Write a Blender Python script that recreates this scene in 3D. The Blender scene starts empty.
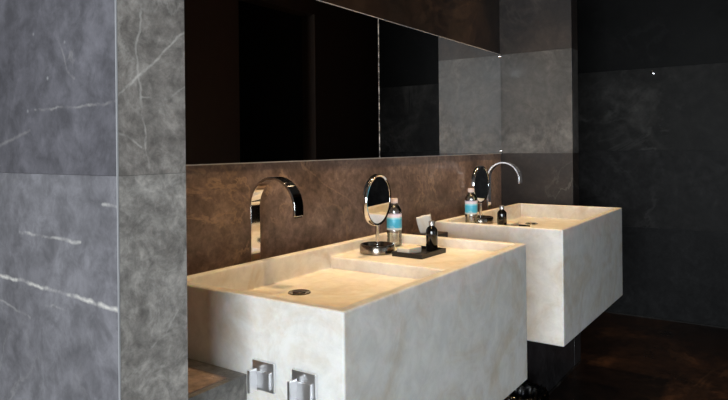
import bpy, bmesh, math, random
from mathutils import Vector, Matrix
random.seed(4)
S = bpy.context.scene
C = S.collection
U = 0.34          # layout unit in metres; plans below are in units, Z relative to eye height
EYE = 3.742 * U   # eye height above the floor
def W(x, y, z): return Vector((x * U, y * U, EYE + z * U))

# ------------------------------------------------------------------ camera
cd = bpy.data.cameras.new('camera'); cam = bpy.data.objects.new('camera', cd); C.objects.link(cam)
S.camera = cam
cd.sensor_width = 36; cd.lens = 625.0 / 728 * 36; cd.shift_y = -53.06 / 728; cd.clip_start = 0.02
TH = 0.6045
cam.matrix_world = (Matrix.Translation((0, 0, EYE)) @ Matrix.Rotation(TH - math.pi / 2, 4, 'Z')
                    @ Matrix.Rotation(math.pi / 2, 4, 'X') @ Matrix.Rotation(-0.0104, 4, 'Z'))
# ------------------------------------------------------------------ exposure, world
S.view_settings.view_transform = 'Standard'; S.view_settings.look = 'None'
S.view_settings.gamma = 1; S.view_settings.use_curve_mapping = False
S.view_settings.exposure = 0.0
wd = bpy.data.worlds.new('sky'); S.world = wd; wd.use_nodes = True
bg = wd.node_tree.nodes['Background']; bg.inputs[0].default_value = (0.75, 0.86, 1.0, 1); bg.inputs[1].default_value = 0.5
# ------------------------------------------------------------------ lights
def area(name, loc, rot, sx, sy, power, col):
    l = bpy.data.lights.new(name, 'AREA'); l.shape = 'RECTANGLE'; l.size = sx; l.size_y = sy
    l.energy = power; l.color = col
    o = bpy.data.objects.new(name, l); o.location = loc; o.rotation_euler = rot; C.objects.link(o); return o
PI = math.pi
# daylight through the big window at the near end of the room (+X) and through the side window (+Y)
area('daylight_end_window', (-3.62, -1.25, 1.30), (0, -PI / 2, 0), 1.9, 3.3, 430, (0.93, 0.96, 1.0))
area('daylight_side_window', (0.9, -3.84, 1.45), (PI / 2, 0, 0), 2.2, 2.1, 3, (0.88, 0.93, 1.0))
SPOTS = [(2.85, 3.3, 14), (4.6, 3.1, 78), (5.95, 3.6, 92), (9.45, 3.45, 95), (7.9, 3.5, 50), (11.9, 2.4, 18)]
SPOT_COL = (1.0, 0.67, 0.34)
S.cycles.caustics_reflective = False
CEIL = 2.75
def spot(name, loc, power):
    l = bpy.data.lights.new(name, 'SPOT'); l.energy = power; l.color = SPOT_COL
    l.spot_size = math.radians(64); l.spot_blend = 1.0; l.shadow_soft_size = 0.035
    o = bpy.data.objects.new(name, l); o.location = loc; C.objects.link(o); return o
for sx_, sy_, pw_ in SPOTS:
    spot('downlight_beam', (sx_ * U, sy_ * U, CEIL - 0.012), pw_)

# ------------------------------------------------------------------ material helpers
def s2l(c):
    return tuple((v / 255 / 12.92 if v / 255 <= 0.04045 else ((v / 255 + 0.055) / 1.055) ** 2.4) for v in c) + (1,)
def newmat(name):
    m = bpy.data.materials.new(name); m.use_nodes = True
    nt = m.node_tree; b = nt.nodes['Principled BSDF']
    return m, nt, b
def nd(nt, t, **k):
    n = nt.nodes.new(t)
    for a, v in k.items(): setattr(n, a, v)
    return n
def noise(nt, vec, scale, detail=6, rough=0.55, dist=0.0):
    n = nd(nt, 'ShaderNodeTexNoise'); n.inputs['Scale'].default_value = scale; n.inputs['Detail'].default_value = detail
    n.inputs['Roughness'].default_value = rough; n.inputs['Distortion'].default_value = dist
    nt.links.new(vec, n.inputs['Vector']); return n
def ramp(nt, fac, stops):
    r = nd(nt, 'ShaderNodeValToRGB'); e = r.color_ramp.elements
    while len(e) < len(stops): e.new(0.5)
    for el, (p, c) in zip(e, stops): el.position = p; el.color = c
    nt.links.new(fac, r.inputs[0]); return r.outputs[0]
def mix(nt, fac, a, b, mode='MIX'):
    n = nd(nt, 'ShaderNodeMix', data_type='RGBA', blend_type=mode)
    for sock, v in ((n.inputs[0], fac), (n.inputs[6], a), (n.inputs[7], b)):
        if hasattr(v, 'links'): nt.links.new(v, sock)
        else: sock.default_value = v
    return n.outputs[2]
def math_(nt, op, a, b=None, c=None, clamp=False):
    n = nd(nt, 'ShaderNodeMath', operation=op, use_clamp=clamp)
    for i, v in enumerate((a, b, c)):
        if v is None: continue
        if hasattr(v, 'links'): nt.links.new(v, n.inputs[i])
        else: n.inputs[i].default_value = v
    return n.outputs[0]
def seg_group():
    g = bpy.data.node_groups.new('segment_distance', 'ShaderNodeTree')
    for nme in ('P', 'A', 'B'): g.interface.new_socket(nme, in_out='INPUT', socket_type='NodeSocketVector')
    g.interface.new_socket('D', in_out='OUTPUT', socket_type='NodeSocketFloat')
    gi = g.nodes.new('NodeGroupInput'); go = g.nodes.new('NodeGroupOutput')
    def vm(op): n = g.nodes.new('ShaderNodeVectorMath'); n.operation = op; return n
    pa = vm('SUBTRACT'); g.links.new(gi.outputs[0], pa.inputs[0]); g.links.new(gi.outputs[1], pa.inputs[1])
    ba = vm('SUBTRACT'); g.links.new(gi.outputs[2], ba.inputs[0]); g.links.new(gi.outputs[1], ba.inputs[1])
    d1 = vm('DOT_PRODUCT'); g.links.new(pa.outputs[0], d1.inputs[0]); g.links.new(ba.outputs[0], d1.inputs[1])
    d2 = vm('DOT_PRODUCT'); g.links.new(ba.outputs[0], d2.inputs[0]); g.links.new(ba.outputs[0], d2.inputs[1])
    dv = g.nodes.new('ShaderNodeMath'); dv.operation = 'DIVIDE'; dv.use_clamp = True
    g.links.new(d1.outputs['Value'], dv.inputs[0]); g.links.new(d2.outputs['Value'], dv.inputs[1])
    sc = vm('SCALE'); g.links.new(ba.outputs[0], sc.inputs[0]); g.links.new(dv.outputs[0], sc.inputs['Scale'])
    df = vm('DISTANCE'); g.links.new(pa.outputs[0], df.inputs[0]); g.links.new(sc.outputs[0], df.inputs[1])
    g.links.new(df.outputs['Value'], go.inputs[0])
    return g
SEG = seg_group()

def stone(name, dark, mid, light, rough=0.45, scale=3.0, vein=None, vein_amt=0.5, vein_scale=1.3, lines=None, fleck=0.0,
          offset=(0, 0, 0), bump=0.02, spec=0.5, contrast=(0.32, 0.5, 0.7), cloud=0.3):
    """polished or honed stone slab: cloudy ground, thin natural veins, optional long veins along given polylines"""
    m, nt, b = newmat(name)
    geo = nd(nt, 'ShaderNodeNewGeometry')
    mp = nd(nt, 'ShaderNodeMapping'); mp.inputs['Location'].default_value = offset
    nt.links.new(geo.outputs['Position'], mp.inputs['Vector']); vec = mp.outputs[0]
    n1 = noise(nt, vec, scale, 8, 0.6, 0.6)
    col = ramp(nt, n1.outputs['Fac'], [(contrast[0], s2l(dark)), (contrast[1], s2l(mid)), (contrast[2], s2l(light))])
    n2 = noise(nt, vec, scale * 9, 6, 0.7, 0.3)
    g2 = ramp(nt, n2.outputs['Fac'], [(0.36, (0.72, 0.72, 0.72, 1)), (0.64, (1.28, 1.28, 1.28, 1))])
    col = mix(nt, 1.0, col, g2, 'MULTIPLY')
    n3 = noise(nt, vec, scale * 2.6, 9, 0.68, 1.6)
    col = mix(nt, 1.0, col, ramp(nt, n3.outputs['Fac'], [(0.34, (1 - cloud,) * 3 + (1,)), (0.5, (0.98, 0.98, 0.98, 1)), (0.68, (1 + cloud * 1.4,) * 3 + (1,))]), 'MULTIPLY')
    if vein:
        nv = noise(nt, vec, vein_scale, 7, 0.62, 0.8)
        r = math_(nt, 'ABSOLUTE', math_(nt, 'SUBTRACT', nv.outputs['Fac'], 0.5))
        r = math_(nt, 'SUBTRACT', 1.0, math_(nt, 'MULTIPLY', r, 55.0), clamp=True)
        gate = noise(nt, vec, 2.3, 3, 0.5)
        gt = math_(nt, 'MULTIPLY', math_(nt, 'SUBTRACT', gate.outputs['Fac'], 0.46, clamp=True), 6.0, clamp=True)
        f = math_(nt, 'MULTIPLY', math_(nt, 'MULTIPLY', r, gt), vein_amt)
        col = mix(nt, f, col, s2l(vein))
    if lines:
        wn = noise(nt, geo.outputs['Position'], 26, 4, 0.6)
        sub = nd(nt, 'ShaderNodeVectorMath', operation='SUBTRACT'); nt.links.new(wn.outputs['Color'], sub.inputs[0]); sub.inputs[1].default_value = (0.5, 0.5, 0.5)
        scl = nd(nt, 'ShaderNodeVectorMath', operation='SCALE'); nt.links.new(sub.outputs[0], scl.inputs[0]); scl.inputs['Scale'].default_value = 0.017
        add = nd(nt, 'ShaderNodeVectorMath', operation='ADD'); nt.links.new(scl.outputs[0], add.inputs[0]); nt.links.new(geo.outputs['Position'], add.inputs[1])
        brk = noise(nt, geo.outputs['Position'], 22, 3, 0.6)
        bf = ramp(nt, brk.outputs['Fac'], [(0.36, (0.12, 0.12, 0.12, 1)), (0.56, (1, 1, 1, 1))])
        for pts, width, amt in lines:
            prev = None
            for A, B in zip(pts[:-1], pts[1:]):
                gnode = nd(nt, 'ShaderNodeGroup'); gnode.node_tree = SEG
                nt.links.new(add.outputs[0], gnode.inputs[0]); gnode.inputs[1].default_value = A; gnode.inputs[2].default_value = B
                prev = gnode.outputs[0] if prev is None else math_(nt, 'MINIMUM', prev, gnode.outputs[0])
            f = math_(nt, 'SUBTRACT', 1.0, math_(nt, 'DIVIDE', prev, width), clamp=True)
            f = math_(nt, 'MULTIPLY', math_(nt, 'MULTIPLY', f, bf), amt)
            col = mix(nt, f, col, s2l(vein or (190, 185, 180)))
    if fleck:
        vo = nd(nt, 'ShaderNodeTexVoronoi'); vo.inputs['Scale'].default_value = 9; nt.links.new(vec, vo.inputs['Vector'])
        ff = math_(nt, 'SUBTRACT', 1.0, math_(nt, 'MULTIPLY', vo.outputs['Distance'], 22.0), clamp=True)
        col = mix(nt, math_(nt, 'MULTIPLY', ff, fleck), col, s2l((205, 205, 205)))
    nt.links.new(col, b.inputs['Base Color'])
    rr = ramp(nt, n1.outputs['Fac'], [(0.3, (rough * 0.85,) * 3 + (1,)), (0.7, (min(1, rough * 1.2),) * 3 + (1,))])
    nt.links.new(rr, b.inputs['Roughness'])
    b.inputs['Specular IOR Level'].default_value = spec
    bp = nd(nt, 'ShaderNodeBump'); bp.inputs['Strength'].default_value = 0.25; bp.inputs['Distance'].default_value = bump * 0.1
    nt.links.new(n2.outputs['Fac'], bp.inputs['Height']); nt.links.new(bp.outputs[0], b.inputs['Normal'])
    return m

def pts_yz(x, l): return [tuple(W(x, y, z)) for y, z in l]
def pts_xz(y, l): return [tuple(W(x, y, z)) for x, z in l]
VX = 1.9445
side_lower = [(pts_yz(VX, [(4.30, -0.785), (4.159, -0.788), (3.735, -0.802), (3.31, -0.819), (2.88, -0.834)]), 0.0055, 0.95),
              (pts_yz(VX, [(3.904, -0.498), (3.618, -0.507), (3.255, -0.512)]), 0.0045, 0.6),
              (pts_yz(VX, [(3.625, -0.906), (3.413, -0.90)]), 0.004, 0.6),
              (pts_yz(VX, [(4.162, -0.947), (3.797, -1.008)]), 0.004, 0.3),
              (pts_yz(VX, [(3.043, -0.295), (2.90, -0.299)]), 0.004, 0.55)]
side_upper = [(pts_yz(VX, [(3.715, 0.234), (3.29, 0.238), (2.89, 0.252)]), 0.0035, 0.28),
              (pts_yz(VX, [(4.30, -0.01), (4.141, 0.036), (3.774, 0.122)]), 0.005, 0.16),
              (pts_yz(VX, [(3.45, 0.62), (3.36, 0.45), (3.30, 0.40)]), 0.004, 0.22)]
VY = 2.9035
face_upper = [(pts_xz(VY, [(1.94, 0.273), (2.151, 0.461), (2.40, 0.689)]), 0.0034, 0.95),
              (pts_xz(VY, [(2.105, 0.90), (2.09, 0.643), (2.064, 0.559), (2.074, 0.372), (2.092, 0.255), (2.12, 0.05), (2.14, -0.1)]), 0.0034, 0.6),
              (pts_xz(VY, [(1.945, 0.086), (2.022, 0.06), (2.095, 0.012)]), 0.0034, 0.7),
              (pts_xz(VY, [(2.086, 0.282), (2.268, 0.276), (2.39, 0.363)]), 0.003, 0.45),
              (pts_xz(VY, [(1.95, 0.57), (2.057, 0.478)]), 0.003, 0.3)]
face_lower = [(pts_xz(VY, [(2.111, -0.21), (2.208, -0.255), (2.387, -0.279)]), 0.0034, 0.65),
              (pts_xz(VY, [(2.132, -1.094), (2.231, -1.037), (2.322, -0.918)]), 0.003, 0.35),
              (pts_xz(VY, [(2.019, -0.12), (2.117, -0.221)]), 0.003, 0.35)]
WHT = (222, 217, 211)
M = {}
M['partition_side_upper'] = stone('partition_side_upper', (84, 82, 88), (96, 94, 100), (110, 108, 114), 0.5, 2.2, WHT, 0.14, 2.0, side_upper, 0.5, (1, 2, 0), cloud=0.16)
M['partition_side_lower'] = stone('partition_side_lower', (105, 103, 108), (119, 117, 122), (134, 132, 137), 0.5, 2.2, WHT, 0.18, 2.2, side_lower, 0.3, (4, 1, 3), cloud=0.14)
M['partition_face_upper'] = stone('partition_face_upper', (106, 101, 96), (148, 142, 137), (184, 178, 172), 0.5, 5, WHT, 0.25, 2.4, face_upper, 0, (2, 5, 3))
M['partition_face_lower'] = stone('partition_face_lower', (128, 123, 119), (154, 149, 144), (177, 172, 167), 0.5, 6, WHT, 0.25, 3.0, face_lower, 0, (3, 0, 8))
BY = 4.358
brown_lines = [(pts_xz(BY, [(3.583, -0.366), (3.913, -0.378), (4.384, -0.359)]), 0.003, 0.5),
               (pts_xz(BY, [(5.103, -0.164), (5.53, -0.423), (5.906, -0.574), (6.315, -0.836)]), 0.0035, 0.4),
               (pts_xz(BY, [(4.0, -0.162), (4.123, -0.26), (4.227, -0.188)]), 0.010, 0.45),
               (pts_xz(BY, [(4.073, -0.276), (4.175, -0.168)]), 0.009, 0.4),
               (pts_xz(BY, [(7.025, -0.243), (7.974, -0.777), (8.606, -0.947)]), 0.003, 0.3)]
M['brown'] = stone('brown_stone', (98, 82, 74), (127, 107, 98), (160, 139, 127), 0.36, 5.0, (196, 165, 138), 0.6, 1.7, brown_lines, 0, (7, 0, 3), cloud=0.22)
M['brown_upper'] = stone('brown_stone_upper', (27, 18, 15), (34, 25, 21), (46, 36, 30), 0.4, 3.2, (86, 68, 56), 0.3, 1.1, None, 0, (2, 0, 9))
M['end_mid'] = stone('smoky_grey_stone', (62, 62, 62), (79, 78, 78), (104, 104, 104), 0.5, 2.6, (160, 158, 155), 0.16, 1.9, None, 0, (5, 5, 5))
M['end_low'] = stone('charcoal_stone_low', (30, 25, 24), (37, 31, 29), (48, 41, 38), 0.5, 4, (150, 146, 140), 0.2, 1.8, None, 0, (1, 8, 5))
M['end_top'] = stone('umber_stone_top', (28, 23, 21), (36, 30, 28), (50, 43, 40), 0.5, 3, (96, 88, 80), 0.35, 1.2, None, 0, (6, 3, 1))
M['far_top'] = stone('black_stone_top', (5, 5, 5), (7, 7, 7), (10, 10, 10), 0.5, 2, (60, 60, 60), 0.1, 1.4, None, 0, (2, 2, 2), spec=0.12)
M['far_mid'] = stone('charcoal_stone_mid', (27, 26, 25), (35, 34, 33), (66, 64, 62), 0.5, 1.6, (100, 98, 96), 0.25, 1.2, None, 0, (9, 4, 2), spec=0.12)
M['far_mid2'] = stone('charcoal_stone_second', (27, 26, 26), (34, 33, 33), (54, 53, 53), 0.5, 2.2, (80, 79, 78), 0.25, 1.2, None, 0, (3, 7, 2), spec=0.12)
M['far_low'] = stone('black_stone_low', (22, 22, 23), (26, 26, 27), (32, 32, 33), 0.5, 3, (60, 60, 60), 0.12, 1.4, None, 0, (1, 1, 7), spec=0.12)
M['plinth_grey'] = stone('plinth_grey_stone', (104, 102, 100), (122, 120, 117), (140, 137, 133), 0.4, 6, WHT, 0.2, 2.5, None, 0, (8, 3, 1))
M['plinth_shaded'] = stone('plinth_stone_shaded', (44, 43, 45), (52, 50, 52), (62, 60, 62), 0.35, 4, (100, 100, 100), 0.1, 1.5, None, 0, (3, 3, 1))  # shade below the basins put into a darker copy of the plinth stone
M['floor'] = stone('dark_brown_floor_stone', (34, 24, 19), (48, 33, 25), (92, 62, 42), 0.3, 2.6, (120, 90, 66), 0.3, 1.2, None, 0, (0, 3, 0), contrast=(0.35, 0.55, 0.78))

def plain(name, col, rough=0.5, metal=0.0, **k):
    m, nt, b = newmat(name)
    geo = nd(nt, 'ShaderNodeTexCoord'); n = noise(nt, geo.outputs['Object'], 14, 4)
    c = s2l(col)
    lo = tuple(v * 0.93 for v in c[:3]) + (1,); hi = tuple(min(1, v * 1.05) for v in c[:3]) + (1,)
    nt.links.new(ramp(nt, n.outputs['Fac'], [(0.3, lo), (0.7, hi)]), b.inputs['Base Color'])
    b.inputs['Roughness'].default_value = rough; b.inputs['Metallic'].default_value = metal
    for kk, v in k.items(): b.inputs[kk.replace('_', ' ')].default_value = v
    return m
M['chrome'] = plain('chrome', (225, 225, 228), 0.06, 1.0)
M['chrome_soft'] = plain('soft_chrome', (240, 240, 242), 0.3, 1.0)
M['satin'] = plain('brushed_nickel', (150, 141, 130), 0.22, 1.0)
M['bin'] = plain('bin_metal', (96, 90, 78), 0.45, 0.3)
M['black'] = plain('black_matte', (20, 18, 17), 0.4)
M['blackgloss'] = plain('black_gloss', (12, 10, 9), 0.12, Coat_Weight=0.5)
M['silvercap'] = plain('silver_cap', (205, 200, 196), 0.3, 0.9)
M['plaster'] = plain('grey_plaster', (150, 146, 140), 0.8)
M['ceiling'] = plain('ceiling_dark_paint', (70, 66, 62), 0.85)
M['darkwall'] = plain('dark_brown_panel', (66, 50, 40), 0.6)
M['void'] = plain('unlit_corridor_tone', (14, 13, 13), 0.9)  # near-black colour puts the unlit depth behind the doorway into its walls
M['steel_edge'] = plain('pale_metal_trim', (200, 200, 204), 0.4, 0.4)
M['soap'] = plain('cream_soap', (232, 222, 204), 0.45, Subsurface_Weight=0.3)
M['paper'] = plain('white_tissue', (225, 222, 216), 0.85)
M['capw'] = plain('pale_pink_cap', (226, 206, 200), 0.4)
M['boxdark'] = plain('dark_brown_leather', (44, 36, 32), 0.5)
M['drain_dark'] = plain('drain_dark_metal', (60, 52, 46), 0.35, 0.8)  # dark metal of the drain plug

def mk_mirror(name, tint, rough=0.0):
    m, nt, b = newmat(name)
    b.inputs['Metallic'].default_value = 1; b.inputs['Roughness'].default_value = rough
    geo = nd(nt, 'ShaderNodeNewGeometry'); n = noise(nt, geo.outputs['Position'], 3, 2)
    a = tuple(t * 0.99 for t in tint) + (1,); c = tuple(tint) + (1,)
    nt.links.new(ramp(nt, n.outputs['Fac'], [(0.3, a), (0.7, c)]), b.inputs['Base Color'])
    return m
M['mirror'] = mk_mirror('silvered_glass', (0.80, 0.79, 0.78))
M['mirror_small'] = mk_mirror('clear_silvered_glass', (0.92, 0.92, 0.92))

# white onyx
m, nt, b = newmat('white_onyx')
geo = nd(nt, 'ShaderNodeNewGeometry')
n1 = noise(nt, geo.outputs['Position'], 3.6, 7, 0.62, 1.6)
c1 = ramp(nt, n1.outputs['Fac'], [(0.34, s2l((225, 215, 201))), (0.5, s2l((238, 235, 230))), (0.7, s2l((244, 243, 240)))])
n2 = noise(nt, geo.outputs['Position'], 18, 6, 0.7, 0.5)
c1 = mix(nt, 1.0, c1, ramp(nt, n2.outputs['Fac'], [(0.38, (0.90, 0.90, 0.90, 1)), (0.62, (1.03, 1.03, 1.03, 1))]), 'MULTIPLY')
nt.links.new(c1, b.inputs['Base Color'])
b.inputs['Roughness'].default_value = 0.4
b.inputs['Subsurface Weight'].default_value = 0.35
b.inputs['Subsurface Radius'].default_value = (1.0, 0.7, 0.4)
b.inputs['Subsurface Scale'].default_value = 0.03
M['onyx'] = m
# clear things that still let light through
def clear(name, tint, gloss=0.12, rough=0.03):
    m = bpy.data.materials.new(name); m.use_nodes = True; nt = m.node_tree; nt.nodes.clear()
    o = nd(nt, 'ShaderNodeOutputMaterial'); t = nd(nt, 'ShaderNodeBsdfTransparent'); g = nd(nt, 'ShaderNodeBsdfGlossy')
    t.inputs[0].default_value = tint; g.inputs['Roughness'].default_value = rough
    fr = nd(nt, 'ShaderNodeFresnel'); fr.inputs[0].default_value = 1.5
    f = math_(nt, 'ADD', fr.outputs[0], gloss - 0.04, clamp=True)
    x = nd(nt, 'ShaderNodeMixShader'); nt.links.new(f, x.inputs[0]); nt.links.new(t.outputs[0], x.inputs[1]); nt.links.new(g.outputs[0], x.inputs[2])
    nt.links.new(x.outputs[0], o.inputs[0]); return m
M['pane'] = clear('window_glass', (0.96, 0.98, 0.98, 1), 0.05, 0.0)
M['pet'] = clear('clear_bottle_plastic', (0.93, 0.95, 0.96, 1), 0.26, 0.2)
M['liner'] = clear('dark_translucent_liner', (0.22, 0.23, 0.27, 1), 0.05, 0.2)
M['water'] = clear('bottle_water', (0.95, 0.97, 0.98, 1), 0.0)
# bottle label: blue sleeve with a pale violet band on top and white strips, wrapped around
m, nt, b = newmat('blue_bottle_label')
tc = nd(nt, 'ShaderNodeTexCoord'); sp = nd(nt, 'ShaderNodeSeparateXYZ'); nt.links.new(tc.outputs['Object'], sp.inputs[0])
zz = math_(nt, 'DIVIDE', math_(nt, 'SUBTRACT', sp.outputs[2], 0.062), 0.062)
r = nd(nt, 'ShaderNodeValToRGB'); r.color_ramp.interpolation = 'CONSTANT'
e = r.color_ramp.elements
for _ in range(3): e.new(0.5)
for el, (p, c) in zip(e, [(0, (205, 220, 228)), (0.12, (80, 190, 228)), (0.66, (150, 220, 238)), (0.76, (222, 216, 236)), (0.93, (190, 180, 205))]):
    el.position = p; el.color = s2l(c)
nt.links.new(zz, r.inputs[0])
n = noise(nt, tc.outputs['Object'], 55, 3)
col = mix(nt, math_(nt, 'MULTIPLY', math_(nt, 'SUBTRACT', n.outputs['Fac'], 0.56, clamp=True), 3.0, clamp=True), r.outputs[0], s2l((228, 238, 242)))
nt.links.new(col, b.inputs['Base Color']); b.inputs['Roughness'].default_value = 0.35
M['label'] = m
m, nt, b = newmat('lamp_lens'); b.inputs['Emission Color'].default_value = (1, 0.7, 0.4, 1); b.inputs['Emission Strength'].default_value = 5
M['lens'] = m

# ------------------------------------------------------------------ mesh helpers
def obj(name, bm, mat, parent=None, smooth=False, bevel=0.0, seg=2, loc=None, kind=None, sub=0):
    me = bpy.data.meshes.new(name)
    bmesh.ops.recalc_face_normals(bm, faces=bm.faces)
    bm.to_mesh(me); bm.free()
    mats = mat if isinstance(mat, (list, tuple)) else [mat]
    for mm in mats: me.materials.append(mm)
    if smooth:
        for p in me.polygons: p.use_smooth = True
    o = bpy.data.objects.new(name, me); C.objects.link(o)
    if parent: o.parent = parent
    if loc is not None: o.location = loc
    if bevel:
        bv = o.modifiers.new('bevel', 'BEVEL'); bv.width = bevel; bv.segments = seg; bv.limit_method = 'ANGLE'; bv.angle_limit = math.radians(40)
    if sub:
        sb = o.modifiers.new('sub', 'SUBSURF'); sb.levels = sub; sb.render_levels = sub
    if kind: o['kind'] = kind
    return o
def sharp(o, ang=35):
    me = o.data
    for p in me.polygons: p.use_smooth = True
    bm = bmesh.new(); bm.from_mesh(me)
    for e in bm.edges:
        if len(e.link_faces) == 2 and e.calc_face_angle(0) > math.radians(ang): e.smooth = False
    bm.to_mesh(me); bm.free(); return o
def box(bm, a, b_, mi=0):
    a = Vector(a); b_ = Vector(b_)
    vs = [bm.verts.new((x, y, z)) for x in (a.x, b_.x) for y in (a.y, b_.y) for z in (a.z, b_.z)]
    for q in ((0, 1, 3, 2), (4, 6, 7, 5), (0, 4, 5, 1), (2, 3, 7, 6), (0, 2, 6, 4), (1, 5, 7, 3)):
        f = bm.faces.new([vs[i] for i in q]); f.material_index = mi
    return vs
def lathe(bm, prof, n=40, cx=0, cy=0, cz=0):
    """prof: (radius, z) list; radius 0 ends are closed to a pole"""
    rings = []
    for r_, z in prof:
        if r_ < 1e-6: rings.append([bm.verts.new((cx, cy, cz + z))])
        else: rings.append([bm.verts.new((cx + r_ * math.cos(2 * PI * i / n), cy + r_ * math.sin(2 * PI * i / n), cz + z)) for i in range(n)])
    for A, B in zip(rings[:-1], rings[1:]):
        for i in range(n):
            j = (i + 1) % n
            if len(A) == 1 and len(B) == 1: continue
            if len(A) == 1: bm.faces.new((A[0], B[j], B[i]))
            elif len(B) == 1: bm.faces.new((A[i], A[j], B[0]))
            else: bm.faces.new((A[i], A[j], B[j], B[i]))
def cyl(bm, p0, p1, r_, n=24):
    p0 = Vector(p0); p1 = Vector(p1); d = p1 - p0
    res = bmesh.ops.create_cone(bm, cap_ends=True, segments=n, radius1=r_, radius2=r_, depth=d.length)
    q = d.to_track_quat('Z', 'Y').to_matrix().to_4x4(); q.translation = (p0 + p1) / 2
    bmesh.ops.transform(bm, matrix=q, verts=res['verts'])
def thing(name, label, cat, loc=(0, 0, 0), rz=0, group=None):
    o = bpy.data.objects.new(name, None); C.objects.link(o); o.location = loc; o.rotation_euler = (0, 0, rz)
    o.empty_display_size = 0.05
    return tag(o, label, cat, group)
def tag(o, label, cat, group=None):
    o['label'] = label; o['category'] = cat
    if group: o['group'] = group
    return o
def copy_tree(o, parent=None):
    c = o.copy(); C.objects.link(c)
    if parent: c.parent = parent
    for ch in [x for x in bpy.data.objects if x.parent == o]: copy_tree(ch, c)
    return c
def ubox(bm, a, b_, mi=0): box(bm, W(*a), W(*b_), mi)

# ------------------------------------------------------------------ setting
D = 4.358; XE = 10.633; YE = 3.085; XF = 14.53; FL = -3.742; XC, XC2, YC = 1.9445, 2.3885, 2.9035; YP = 3.092; ZP = -1.54
CZ = (CEIL - EYE) / U
J0, J1, JL = -0.138, 1.625, -1.80     # tile joints (eye-relative units)
X0, Y0 = -9.6, -10.4                   # near end and side of the room
bm = bmesh.new(); ubox(bm, (X0 - .4, Y0 - .4, FL - .3), (XF + .4, D + .4, FL)); obj('floor', bm, M['floor'], kind='structure')
bm = bmesh.new(); ubox(bm, (X0 - .4, Y0 - .4, CZ), (XF + .4, D + .4, CZ + .3)); obj('ceiling', bm, M['ceiling'], kind='structure')
G = 0.0012  # open joint
def slabs(name, mats, rects, bevel=0.0003):
    bm = bmesh.new()
    for a, b_, mi in rects: ubox(bm, a, b_, mi)
    o = obj(name, bm, [M[k] for k in mats], kind='structure', bevel=bevel, seg=1); return o
# wall carrying the mirrors: brown slabs in three courses
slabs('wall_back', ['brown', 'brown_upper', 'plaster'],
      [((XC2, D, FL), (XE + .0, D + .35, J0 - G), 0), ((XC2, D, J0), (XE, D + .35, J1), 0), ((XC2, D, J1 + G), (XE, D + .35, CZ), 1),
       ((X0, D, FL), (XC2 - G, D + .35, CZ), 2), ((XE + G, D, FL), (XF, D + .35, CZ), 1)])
# short return wall closing the alcove
slabs('wall_return', ['end_low', 'end_mid', 'end_top', 'plinth_shaded'],
      [((XE, YE, FL), (XE + .35, D + .3, -1.5), 3), ((XE, YE, -1.5), (XE + .35, D + .3, J0 - G), 0), ((XE, YE, J0), (XE + .35, D + .3, J1 - G), 1), ((XE, YE, J1), (XE + .35, D + .3, CZ), 2)])  # lowest course shares the shade tone painted below the basins
# far wall
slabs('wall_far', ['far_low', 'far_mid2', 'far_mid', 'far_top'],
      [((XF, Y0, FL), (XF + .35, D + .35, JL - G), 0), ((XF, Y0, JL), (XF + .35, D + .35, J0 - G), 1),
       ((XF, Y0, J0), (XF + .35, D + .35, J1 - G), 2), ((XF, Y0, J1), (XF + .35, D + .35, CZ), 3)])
# grey partition on the left: side cladding and narrow face cladding
e_ = 0.007
slabs('wall_partition', ['partition_side_lower', 'partition_side_upper', 'partition_face_lower', 'partition_face_upper'],
      [((XC, YC + e_, FL), (XC + .2, D, J0 - .0012), 0), ((XC, YC + e_, J0), (XC + .2, D, CZ), 1),
       ((XC + e_, YC, FL), (XC2, D, J0 - .0012), 2), ((XC + e_, YC, J0), (XC2, D, CZ), 3)], 0.0003)
bm = bmesh.new(); ubox(bm, (XC - .001, YC - .001, FL), (XC + e_, YC + e_, CZ)); obj('trim_1', bm, M['steel_edge'], kind='structure')
# low stone plinth the basins are set into
SK = [(3.0405, 6.1668), (7.381, 10.42)]; YF, YB, ZB = 2.264, 3.967, -2.384
r_ = []
xs = [XC2, SK[0][0], SK[0][1], SK[1][0], SK[1][1], XE]
for i in range(5):
    a, b_ = xs[i], xs[i + 1]
    if i in (1, 3):
        r_.append(((a, YP, FL), (b_, D, ZB), 1)); r_.append(((a, YB, ZB), (b_, D, ZP), 0))
    else:
        r_.append(((a, YP, ZB), (b_, D, ZP), 0)); r_.append(((a, YP, FL), (b_, D, ZB), 0 if i == 0 else 1))
bm = bmesh.new()
for a, b_, mi in r_: ubox(bm, a, b_, mi)
pl = obj('wall_plinth', bm, [M['plinth_grey'], M['plinth_shaded']], kind='structure')
# brown stone capping on the plinth, set just inside its grey front edge
bm = bmesh.new()
for i in range(5):
    a, b_ = xs[i], xs[i + 1]
    y = YB + .004 if i in (1, 3) else YP + .05
    ubox(bm, (a, y, ZP), (b_ - (.13 if i == 0 else 0), D, ZP + .008))  # first piece stops short; bare grey strip stands in for the basin's reflection
M['cap_brown'] = stone('brown_capping', (122, 106, 96), (145, 126, 115), (168, 148, 136), 0.25, 4, (170, 140, 115), 0.3, 1.7, None, 0, (3, 2, 3), cloud=0.15)
obj('trim_2', bm, M['cap_brown'], kind='structure')
# pale bead where the plinth meets the floor
bm = bmesh.new(); ubox(bm, (SK[0][1] - 2, YP - .025, FL), (XE + .3, YP, FL + .03)); obj('baseboard_plinth', bm, M['end_low'], kind='structure')
bm = bmesh.new(); ubox(bm, (XF - .025, Y0, FL), (XF, D, FL + .03)); obj('baseboard_far', bm, M['far_mid'], kind='structure')
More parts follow.
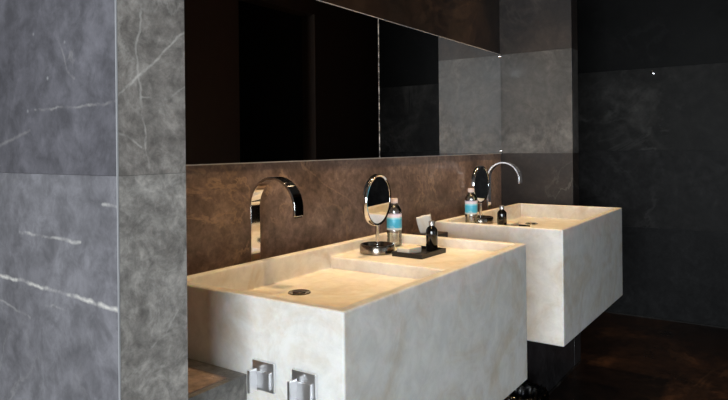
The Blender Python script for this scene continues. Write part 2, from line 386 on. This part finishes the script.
# dark panelled wall opposite the mirrors, with an open dark doorway
YO = -0.82
bm = bmesh.new()
ubox(bm, (7.6, YO - .4, FL), (9.22, YO, CZ)); ubox(bm, (11.72, YO - .4, FL), (XF, YO, CZ)); ubox(bm, (9.22, YO - .4, 3.2), (11.72, YO, CZ))
obj('wall_opposite', bm, M['darkwall'], kind='structure')
bm = bmesh.new()
ubox(bm, (9.1, YO - 3.2, FL), (9.22, YO - .4, CZ)); ubox(bm, (11.72, YO - 3.2, FL), (11.84, YO - .4, CZ)); ubox(bm, (9.1, YO - 3.3, FL), (11.84, YO - 3.2, CZ))
obj('wall_corridor', bm, M['void'], kind='structure')
# near end wall with the big window, side wall with the second window
def window_wall(name, n, axis, c, lo, hi, w0, w1, z0, z1, mat):
    """wall in the plane axis=c with an opening w0..w1, z0..z1 (units), frame with mullions and a pane"""
    t = -.4
    def bx(bm, a, b_, za, zb, c0=None, c1=None):
        c0 = c if c0 is None else c0; c1 = c + t if c1 is None else c1
        if axis == 'x': ubox(bm, (c1, a, za), (c0, b_, zb))
        else: ubox(bm, (a, c1, za), (b_, c0, zb))
    bm = bmesh.new(); bx(bm, lo, w0, FL, CZ); bx(bm, w1, hi, FL, CZ); bx(bm, w0, w1, FL, z0); bx(bm, w0, w1, z1, CZ)
    obj(name, bm, mat, kind='structure')
    win = bpy.data.objects.new('window_%d' % n, None); C.objects.link(win); win['kind'] = 'structure'
    bm = bmesh.new(); f = .12
    bx(bm, w0, w0 + f, z0, z1, c - .1, c - .3); bx(bm, w1 - f, w1, z0, z1, c - .1, c - .3)
    bx(bm, w0 + f, w1 - f, z0, z0 + f, c - .1, c - .3); bx(bm, w0 + f, w1 - f, z1 - f, z1, c - .1, c - .3)
    mm = (w0 + w1) / 2; bx(bm, mm - .06, mm + .06, z0 + f, z1 - f, c - .1, c - .3)
    obj('window_frame', bm, M['black'], win)
    for a, b_ in ((w0 + f, mm - .06), (mm + .06, w1 - f)):
        bm = bmesh.new(); bx(bm, a, b_, z0 + f, z1 - f, c - .19, c - .21); obj('window_pane', bm, M['pane'], win)
window_wall('wall_left', 1, 'x', X0, Y0, D, -8.6, 1.3, -2.6, 3.2, M['plaster'])
window_wall('wall_front', 2, 'y', Y0, X0, XF, -0.8, 6.2, -2.6, 3.6, M['plaster'])
bm = bmesh.new(); ubox(bm, (7.6, Y0, FL), (8.0, YO - .4, CZ)); obj('wall_right', bm, M['plaster'], kind='structure')

# ------------------------------------------------------------------ wall mirrors
ZM0, ZM1 = J0, J1; SEAM = 6.633; TM = .018
def wall_mirror(x0, x1, label, z0=ZM0, z1=ZM1):
    r = thing('wall_mirror', label, 'mirror', W((x0 + x1) / 2, D, z0))
    o0 = r.location
    bm = bmesh.new(); box(bm, W(x0, D - TM, z0) - o0, W(x1, D - .002, z1) - o0)
    obj('mirror_glass', bm, M['mirror'], r)
    bm = bmesh.new(); t = .010
    for a, b_ in (((x0, z0 - t), (x1, z0)), ((x0, z1), (x1, z1 + t))):
        box(bm, W(a[0], D - TM - .002, a[1]) - o0, W(b_[0], D - .002, b_[1]) - o0)
    obj('polished_edge', bm, M['steel_edge'], r)
    return r
ml = wall_mirror(XC2 + .01, SEAM - .004, 'long frameless wall mirror between the grey partition and the vertical seam, above the near tap')
mr = wall_mirror(SEAM + .004, XE - .01, 'shorter frameless wall mirror right of the vertical seam, reflecting the grey return wall')
# worn silver seam between the two panels
bm = bmesh.new(); box(bm, W(SEAM - .006, D - TM - .004, ZM0) - mr.location, W(SEAM + .004, D - TM, ZM1) - mr.location)
m, nt, b = newmat('worn_seam'); tc = nd(nt, 'ShaderNodeNewGeometry'); n = noise(nt, tc.outputs['Position'], 38, 5, 0.8)
nt.links.new(ramp(nt, n.outputs['Fac'], [(0.46, s2l((60, 58, 56))), (0.58, s2l((240, 240, 240)))]), b.inputs['Base Color']); b.inputs['Roughness'].default_value = .5
obj('seam_strip', bm, m, mr)
for z in (ZM0 + .045, ZM1 - .03):
    bm = bmesh.new(); c = W(XE - .03, D, z) - mr.location
    cyl(bm, c + Vector((0, -TM * U - .008, 0)), c + Vector((0, -TM * U + .001, 0)), .008, 20)
    sharp(obj('mirror_clip', bm, M['chrome'], mr))

# ------------------------------------------------------------------ basins
def basin_mesh(xs_, ys_, hts, zb):
    """block whose top is stepped cell by cell (hts[i][j]); returns bmesh"""
    bm = bmesh.new(); nx, ny = len(xs_) - 1, len(ys_) - 1
    cz = {}
    def h(i, j): return hts[i][j] if 0 <= i < nx and 0 <= j < ny else zb
    for i in range(nx + 1):
        for j in range(ny + 1):
            cz[i, j] = sorted({h(i - 1, j - 1), h(i, j - 1), h(i - 1, j), h(i, j)})
    cache = {}
    def v(i, j, z):
        k = (i, j, round(z, 6))
        if k not in cache: cache[k] = bm.verts.new((xs_[i], ys_[j], z))
        return cache[k]
    for i in range(nx):
        for j in range(ny):
            bm.faces.new([v(i, j, h(i, j)), v(i + 1, j, h(i, j)), v(i + 1, j + 1, h(i, j)), v(i, j + 1, h(i, j))])
    def wall(a, b_, z0, z1):
        if abs(z0 - z1) < 1e-9: return
        lo, hi = min(z0, z1), max(z0, z1)
        A = [z for z in cz[a] if lo - 1e-9 <= z <= hi + 1e-9]; B = [z for z in cz[b_] if lo - 1e-9 <= z <= hi + 1e-9]
        bm.faces.new([v(*a, z) for z in A] + [v(*b_, z) for z in reversed(B)])
    for i in range(nx + 1):
        for j in range(ny): wall((i, j), (i, j + 1), h(i - 1, j), h(i, j))
    for j in range(ny + 1):
        for i in range(nx): wall((i, j), (i + 1, j), h(i, j - 1), h(i, j))
    # bottom
    ring = [(i, 0) for i in range(nx)] + [(nx, j) for j in range(ny)] + [(i, ny) for i in range(nx, 0, -1)] + [(0, j) for j in range(ny, 0, -1)]
    bm.faces.new([v(i, j, zb) for i, j in ring])
    bmesh.ops.dissolve_limit(bm, angle_limit=0.01, verts=bm.verts, edges=bm.edges)
    return bm
RW = .085; ZS = -1.105; ZF = -1.225
def basin(x0, x1, shelf_left, label, drain_xy):
    r = thing('stone_basin', label, 'basin', W((x0 + x1) / 2, (YF + YB) / 2, ZB))
    o0 = r.location
    if shelf_left: xa = [x0, x0 + RW, x0 + 1.02, x1 - RW, x1]; hh = (ZS, ZF)
    else: xa = [x0, x0 + RW, x1 - 1.16, x1 - RW, x1]; hh = (ZF, ZS)
    ya = [YF, YF + RW, YB - RW, YB]
    X = [x * U - o0.x for x in xa]; Y = [y * U - o0.y for y in ya]
    zz = lambda z: EYE + z * U - o0.z
    t = zz(-1.0)
    hts = [[t] * 3, [t, zz(hh[0]), t], [t, zz(hh[1]), t], [t] * 3]
    o = obj('basin_block', basin_mesh(X, Y, hts, 0.0), M['onyx'], r, bevel=0.005, seg=3)
    o.modifiers['bevel'].harden_normals = False
    # drain
    c = W(drain_xy[0], drain_xy[1], ZF) - o0
    bm = bmesh.new(); lathe(bm, [(0, -.004), (.021, -.004), (.0215, .0015), (.0315, .0025), (.033, .0005), (.033, -.002)], 40, c.x, c.y, c.z + .001)
    dr = sharp(obj('drain', bm, M['satin'], r))
    bm = bmesh.new(); lathe(bm, [(0, .004), (.017, .0035), (.019, .002), (.019, -.002), (0, -.002)], 36, c.x, c.y, c.z + .001)
    sharp(obj('drain_plug', bm, M['drain_dark'], dr))
    return r
basin(SK[0][0], SK[0][1], False, 'large white onyx block basin in the foreground with two square tap controls on its end', (4.02, 3.455))
basin(SK[1][0], SK[1][1], True, 'white onyx block basin farther back, against the grey return wall', (9.5, 3.4))

# ------------------------------------------------------------------ tap controls on the end of the near basin
def control(y, z, label):
    r = thing('tap_control', label, 'tap control', W(SK[0][0], y, z), 0, 'square tap controls on the basin end')
    p = .033
    bm = bmesh.new(); box(bm, (-.007, -p, -p), (0, p, p)); obj('wall_plate', bm, M['chrome_soft'], r, bevel=.001)
    bm = bmesh.new(); box(bm, (-.013, -.024, -.026), (-.006, .0205, .012)); obj('lever_boss', bm, M['chrome_soft'], r, bevel=.001)
    bm = bmesh.new(); box(bm, (-.036, .013, -.033), (-.0125, .021, .018))
    obj('lever', bm, M['chrome_soft'], r, bevel=.0012)
    return r
control(2.92, -1.515, 'square chrome tap control on the basin end, the one nearer the partition')
control(2.57, -1.515, 'square chrome tap control on the basin end, the one nearer the front corner')

# ------------------------------------------------------------------ ribbon taps
def ribbon_tap(x, label):
    y0, y1 = 4.13, 3.60; R = (y0 - y1) / 2 * U; zc = .0; base = (ZP + .008) * U + EYE
    r = thing('basin_tap', label, 'tap', (x * U, y0 * U, base), 0, 'arched ribbon taps')
    top = EYE + (-.275) * U - R - base            # arc centre height
    w, th = .0205, .0045
    path = [(0, 0.006), (0, .1), (0, top - .001)]
    N = 36
    path += [(-R + R * math.cos(PI * k / N), top + R * math.sin(PI * k / N)) for k in range(N + 1)]
    path += [(-2 * R, top - .022)]
    bm = bmesh.new(); prev = None
    for k, (y, z) in enumerate(path):
        a = Vector(path[max(0, k - 1)]); c = Vector(path[min(len(path) - 1, k + 1)]); d = (c - a).normalized(); n = Vector((d.y, -d.x))
        t_ = th
        ring = [bm.verts.new((sx * w, y + n.x * sn * t_, z + n.y * sn * t_)) for sx, sn in ((-1, -1), (1, -1), (1, 1), (-1, 1))]
        if prev:
            for q in range(4): bm.faces.new((prev[q], prev[(q + 1) % 4], ring[(q + 1) % 4], ring[q]))
        else: bm.faces.new(ring)
        prev = ring
    bm.faces.new(prev)
    sharp(obj('spout', bm, M['chrome'], r, bevel=.0015))
    bm = bmesh.new(); box(bm, (-.03, -.02, 0), (.03, .02, .006)); obj('base_plate', bm, M['chrome'], r, bevel=.001)
    bm = bmesh.new(); box(bm, (-.014, -2 * R - .003, top - .026), (.014, -2 * R + .003, top - .021)); obj('aerator', bm, M['black'], r)
    return r
t1 = ribbon_tap(4.185, 'tall arched chrome ribbon tap over the near basin, in front of the left mirror')
t2 = copy_tree(t1); t2.location.x = 9.555 * U; t2['label'] = 'tall arched chrome ribbon tap over the far basin, beside the grey return wall'

# ------------------------------------------------------------------ make-up mirror
def makeup(x, y, label, rz=0, tilt=1.8):
    r = thing('makeup_mirror', label, 'mirror', W(x, y, ZS), rz, 'round make-up mirrors on stands')
    bm = bmesh.new(); lathe(bm, [(0, 0), (.060, 0), (.063, .003), (.063, .026), (.060, .031), (.054, .031), (.050, .018), (.02, .015), (0, .015)], 56)
    sharp(obj('base', bm, M['satin'], r), 40)
    bm = bmesh.new(); cyl(bm, (0, 0, .012), (0, 0, .098), .0062, 20); cyl(bm, (0, 0, .012), (0, 0, .03), .011, 20)
    sharp(obj('post', bm, M['chrome'], r))
    hc = .187; Rm = .089
    rot = Matrix.Translation((0, 0, hc)) @ Matrix.Rotation(math.radians(90 + tilt), 4, 'X')
    bm = bmesh.new(); lathe(bm, [(Rm - .006, .0085), (Rm, .010), (Rm + .003, .006), (Rm + .003, -.006), (Rm, -.010), (Rm - .006, -.0085), (Rm - .007, 0), (Rm - .006, .0085)], 72)
    bmesh.ops.transform(bm, matrix=rot, verts=bm.verts); fr = sharp(obj('mirror_frame', bm, M['chrome'], r), 50)
    bm = bmesh.new(); lathe(bm, [(0, .0075), (Rm - .0055, .0075), (Rm - .0055, -.0075), (0, -.0075)], 72)
    bmesh.ops.transform(bm, matrix=rot, verts=bm.verts); sharp(obj('mirror_glass', bm, M['mirror_small'], r), 50)
    return r
k1 = makeup(5.45, 3.607, 'round chrome make-up mirror on a stand, on the near basin beside the water bottle', .08)
k2 = copy_tree(k1); k2.location = W(8.30, 3.72, ZS); k2.rotation_euler.z = .0; k2['label'] = 'round chrome make-up mirror on a stand, on the far basin behind the water bottle'

# ------------------------------------------------------------------ water bottle
def water(x, y, label):
    r = thing('water_bottle', label, 'bottle', W(x, y, ZS), 0, 'small water bottles with blue labels')
    prof = [(0, .004), (.018, .0), (.0265, .003), (.0285, .009), (.0275, .016), (.0288, .022), (.0272, .030), (.0288, .037), (.0272, .045), (.0288, .053), (.0280, .060),
            (.0280, .125), (.0288, .129), (.0265, .139), (.020, .150), (.0135, .157), (.0120, .161), (.0120, .168)]
    bm = bmesh.new(); lathe(bm, prof, 48); sharp(obj('bottle_body', bm, M['pet'], r), 70)
    inn = [(0, .0055)] + [(rr - .0012, z + (.0015 if z < .005 else 0)) for rr, z in prof[1:15]] + [(0, .150)]
    bm = bmesh.new(); lathe(bm, inn, 48); sharp(obj('bottle_water', bm, M['water'], r), 70)
    bm = bmesh.new(); lathe(bm, [(.0284, .062), (.0290, .0625), (.0290, .1235), (.0284, .124)], 48); sharp(obj('bottle_label', bm, M['label'], r), 70)
    bm = bmesh.new(); lathe(bm, [(.0128, .162), (.0142, .162), (.0142, .178), (.0130, .180), (0, .180)], 40)
    for k in range(24):
        a = 2 * PI * k / 24; c, s = math.cos(a), math.sin(a)
        vs = [bm.verts.new((c * rr - s * w, s * rr + c * w, z)) for rr, w, z in ((.0140, -.0007, .164), (.0140, .0007, .164), (.0148, 0, .164), (.0140, -.0007, .177), (.0140, .0007, .177), (.0148, 0, .177))]
        for q in ((0, 2, 5, 3), (2, 1, 4, 5), (0, 1, 2), (3, 5, 4)): bm.faces.new([vs[i] for i in q])
    sharp(obj('bottle_cap', bm, M['capw'], r), 50)
    return r
b1 = water(5.92, 3.69, 'clear water bottle with blue label on the near basin, right of the make-up mirror')
b2 = copy_tree(b1); b2.location = W(7.80, 3.63, ZS); b2['label'] = 'clear water bottle with blue label on the far basin, in front of its make-up mirror'

# ------------------------------------------------------------------ tray, soap, dark bottle
def tray(x, y, rz, label):
    r = thing('toiletry_tray', label, 'tray', W(x, y, ZS), rz, 'black toiletry trays')
    L, Wd = .082, .060
    bm = bmesh.new()
    box(bm, (-L, -Wd, 0), (L, Wd, .006))
    for a, b_ in (((-L, -Wd), (L, -Wd + .006)), ((-L, Wd - .006), (L, Wd)), ((-L, -Wd + .006), (-L + .006, Wd - .006)), ((L - .006, -Wd + .006), (L, Wd - .006))):
        box(bm, (a[0], a[1], .006), (b_[0], b_[1], .016))
    obj('tray_body', bm, M['black'], r, bevel=.0008)
    return r
TR = [tray(5.58, 3.18, -.03, 'black rectangular tray on the near basin, holding soap and a dark bottle')]
t_ = copy_tree(TR[0]); t_.location = W(7.82, 3.08, ZS); t_.rotation_euler.z = .02; t_['label'] = 'black rectangular tray on the far basin, mostly hidden behind its rim'
zt = ZS * U + EYE + .006
def soap(x, y, rz, label):
    bm = bmesh.new(); box(bm, (-.038, -.026, 0), (.038, .026, .023))
    o = obj('soap_bar', bm, M['soap'], bevel=.004, seg=3); o.location = (x * U, y * U, zt); o.rotation_euler.z = rz
    for p in o.data.polygons: p.use_smooth = False
    return tag(o, label, 'soap', 'cream soap bars')
s1 = soap(5.50, 3.25, -.1, 'cream rectangular soap bar on the black tray of the near basin')
s2 = copy_tree(s1); s2.location = (7.70 * U, 3.13 * U, zt); s2['label'] = 'cream rectangular soap bar on the black tray of the far basin'
def dark_bottle(x, y, label):
    r = thing('toiletry_bottle', label, 'bottle', (x * U, y * U, zt), 0, 'dark toiletry bottles with silver caps')
    bm = bmesh.new(); lathe(bm, [(0, 0), (.019, 0), (.0208, .002), (.0208, .068), (.0195, .076), (.0150, .083), (.0095, .087), (.0095, .092), (0, .092)], 44); sharp(obj('bottle_body', bm, M['blackgloss'], r), 50)
    bm = bmesh.new(); lathe(bm, [(.0085, .0905), (.0108, .0905), (.0108, .105), (.0098, .1065), (0, .1065)], 36); sharp(obj('bottle_cap', bm, M['silvercap'], r), 50)
    return r
d1 = dark_bottle(5.74, 3.12, 'small dark bottle with silver cap on the black tray of the near basin')
d2 = copy_tree(d1); d2.location = (7.65 * U, 3.13 * U, zt) ; s2.location.x = 7.92 * U
d2['label'] = 'small dark bottle with silver cap standing behind the far basin rim'

# ------------------------------------------------------------------ tissue box between the basins
r = thing('tissue_box', 'dark tissue box with a white tissue standing between the two basins', 'tissue box', W(6.73, 3.68, ZP + .008))
hb = .163
bm = bmesh.new(); box(bm, (-.055, -.055, 0), (.055, .055, hb)); obj('box_body', bm, M['boxdark'], r, bevel=.003)
bm = bmesh.new(); lathe(bm, [(0, hb - .001), (.026, hb - .001), (.026, hb + .0015), (0, hb + .0015)], 32); sharp(obj('slot_ring', bm, M['black'], r))
bm = bmesh.new(); random.seed(8)
n_, m_ = 14, 9; rows = []
for j in range(m_):
    v_ = j / (m_ - 1); row = []
    for i in range(n_):
        u_ = i / (n_ - 1) * 2 - 1
        wdt = .019 + .009 * v_ ** .7
        x_ = -.020 + u_ * wdt * 1.0 - .006 * v_; y_ = .006 + .003 * math.sin(u_ * 5 + v_ * 2.2) * (.4 + v_) + .010 * v_ - u_ * wdt * .75
        z_ = hb - .004 + v_ * (.076 + .006 * u_)
        row.append(bm.verts.new((x_, y_, z_)))
    rows.append(row)
for A, B in zip(rows[:-1], rows[1:]):
    for i in range(n_ - 1): bm.faces.new((A[i], A[i + 1], B[i + 1], B[i]))
ti = obj('tissue', bm, M['paper'], r, smooth=True); so = ti.modifiers.new('solid', 'SOLIDIFY'); so.thickness = .0008

# ------------------------------------------------------------------ bin under the far basin
r = thing('waste_bin', 'small waste bin with a crumpled dark plastic liner on the floor under the basins', 'bin', W(7.47, 2.80, FL))
bm = bmesh.new(); lathe(bm, [(0, .0), (.082, 0), (.084, .004), (.094, .215), (.096, .22), (.092, .22), (.080, .006), (0, .006)], 48); sharp(obj('bin_body', bm, M['bin'], r))
bm = bmesh.new(); random.seed(5); N = 72; rings = []
for z, rad, amp in ((.10, .098, .002), (.15, .101, .003), (.20, .102, .004), (.228, .103, .005), (.245, .098, .008), (.235, .086, .008), (.18, .078, .008), (.10, .070, .006)):
    rings.append([bm.verts.new(((rad + amp * random.uniform(-1, 1)) * math.cos(2 * PI * i / N), (rad + amp * random.uniform(-1, 1)) * math.sin(2 * PI * i / N), z + amp * 1.2 * random.uniform(-1, 1))) for i in range(N)])
for A, B in zip(rings[:-1], rings[1:]):
    for i in range(N): bm.faces.new((A[i], A[(i + 1) % N], B[(i + 1) % N], B[i]))
obj('bin_liner', bm, M['liner'], r, smooth=True)

# ------------------------------------------------------------------ robe hook on the far wall
r = thing('robe_hook', 'tiny chrome robe hook high on the dark far wall', 'hook', W(XF, 2.50, 1.518))
bm = bmesh.new(); cyl(bm, (-.005, 0, 0), (0, 0, 0), .013, 24); sharp(obj('rosette', bm, M['chrome'], r))
bm = bmesh.new(); cyl(bm, (-.030, 0, -.002), (-.004, 0, -.002), .005, 16); cyl(bm, (-.030, 0, -.003), (-.034, 0, .012), .006, 16); sharp(obj('peg', bm, M['chrome'], r))

# ------------------------------------------------------------------ recessed downlights in the ceiling
names_ = ['in the corner beside the grey partition', 'over the near basin bowl', 'over the near basin shelf', 'over the far basin bowl', 'over the far basin shelf', 'over the floor by the far wall']
first = None
for (x, y, _), nm in zip(SPOTS, names_):
    if first is None:
        r = thing('recessed_downlight', '', 'ceiling light', (x * U, y * U, CEIL), 0, 'recessed ceiling downlights')
        bm = bmesh.new(); lathe(bm, [(.030, -.001), (.032, -.006), (.044, -.004), (.046, 0), (.030, 0)], 40); sharp(obj('bezel', bm, M['chrome'], r))
        bm = bmesh.new(); lathe(bm, [(0, -.0015), (.029, -.0015), (.029, -.0005), (0, -.0005)], 40); obj('lens', bm, M['lens'], r)
        first = r
    else:
        r = copy_tree(first); r.location = (x * U, y * U, CEIL)
    r['label'] = 'small round recessed ceiling downlight ' + nm
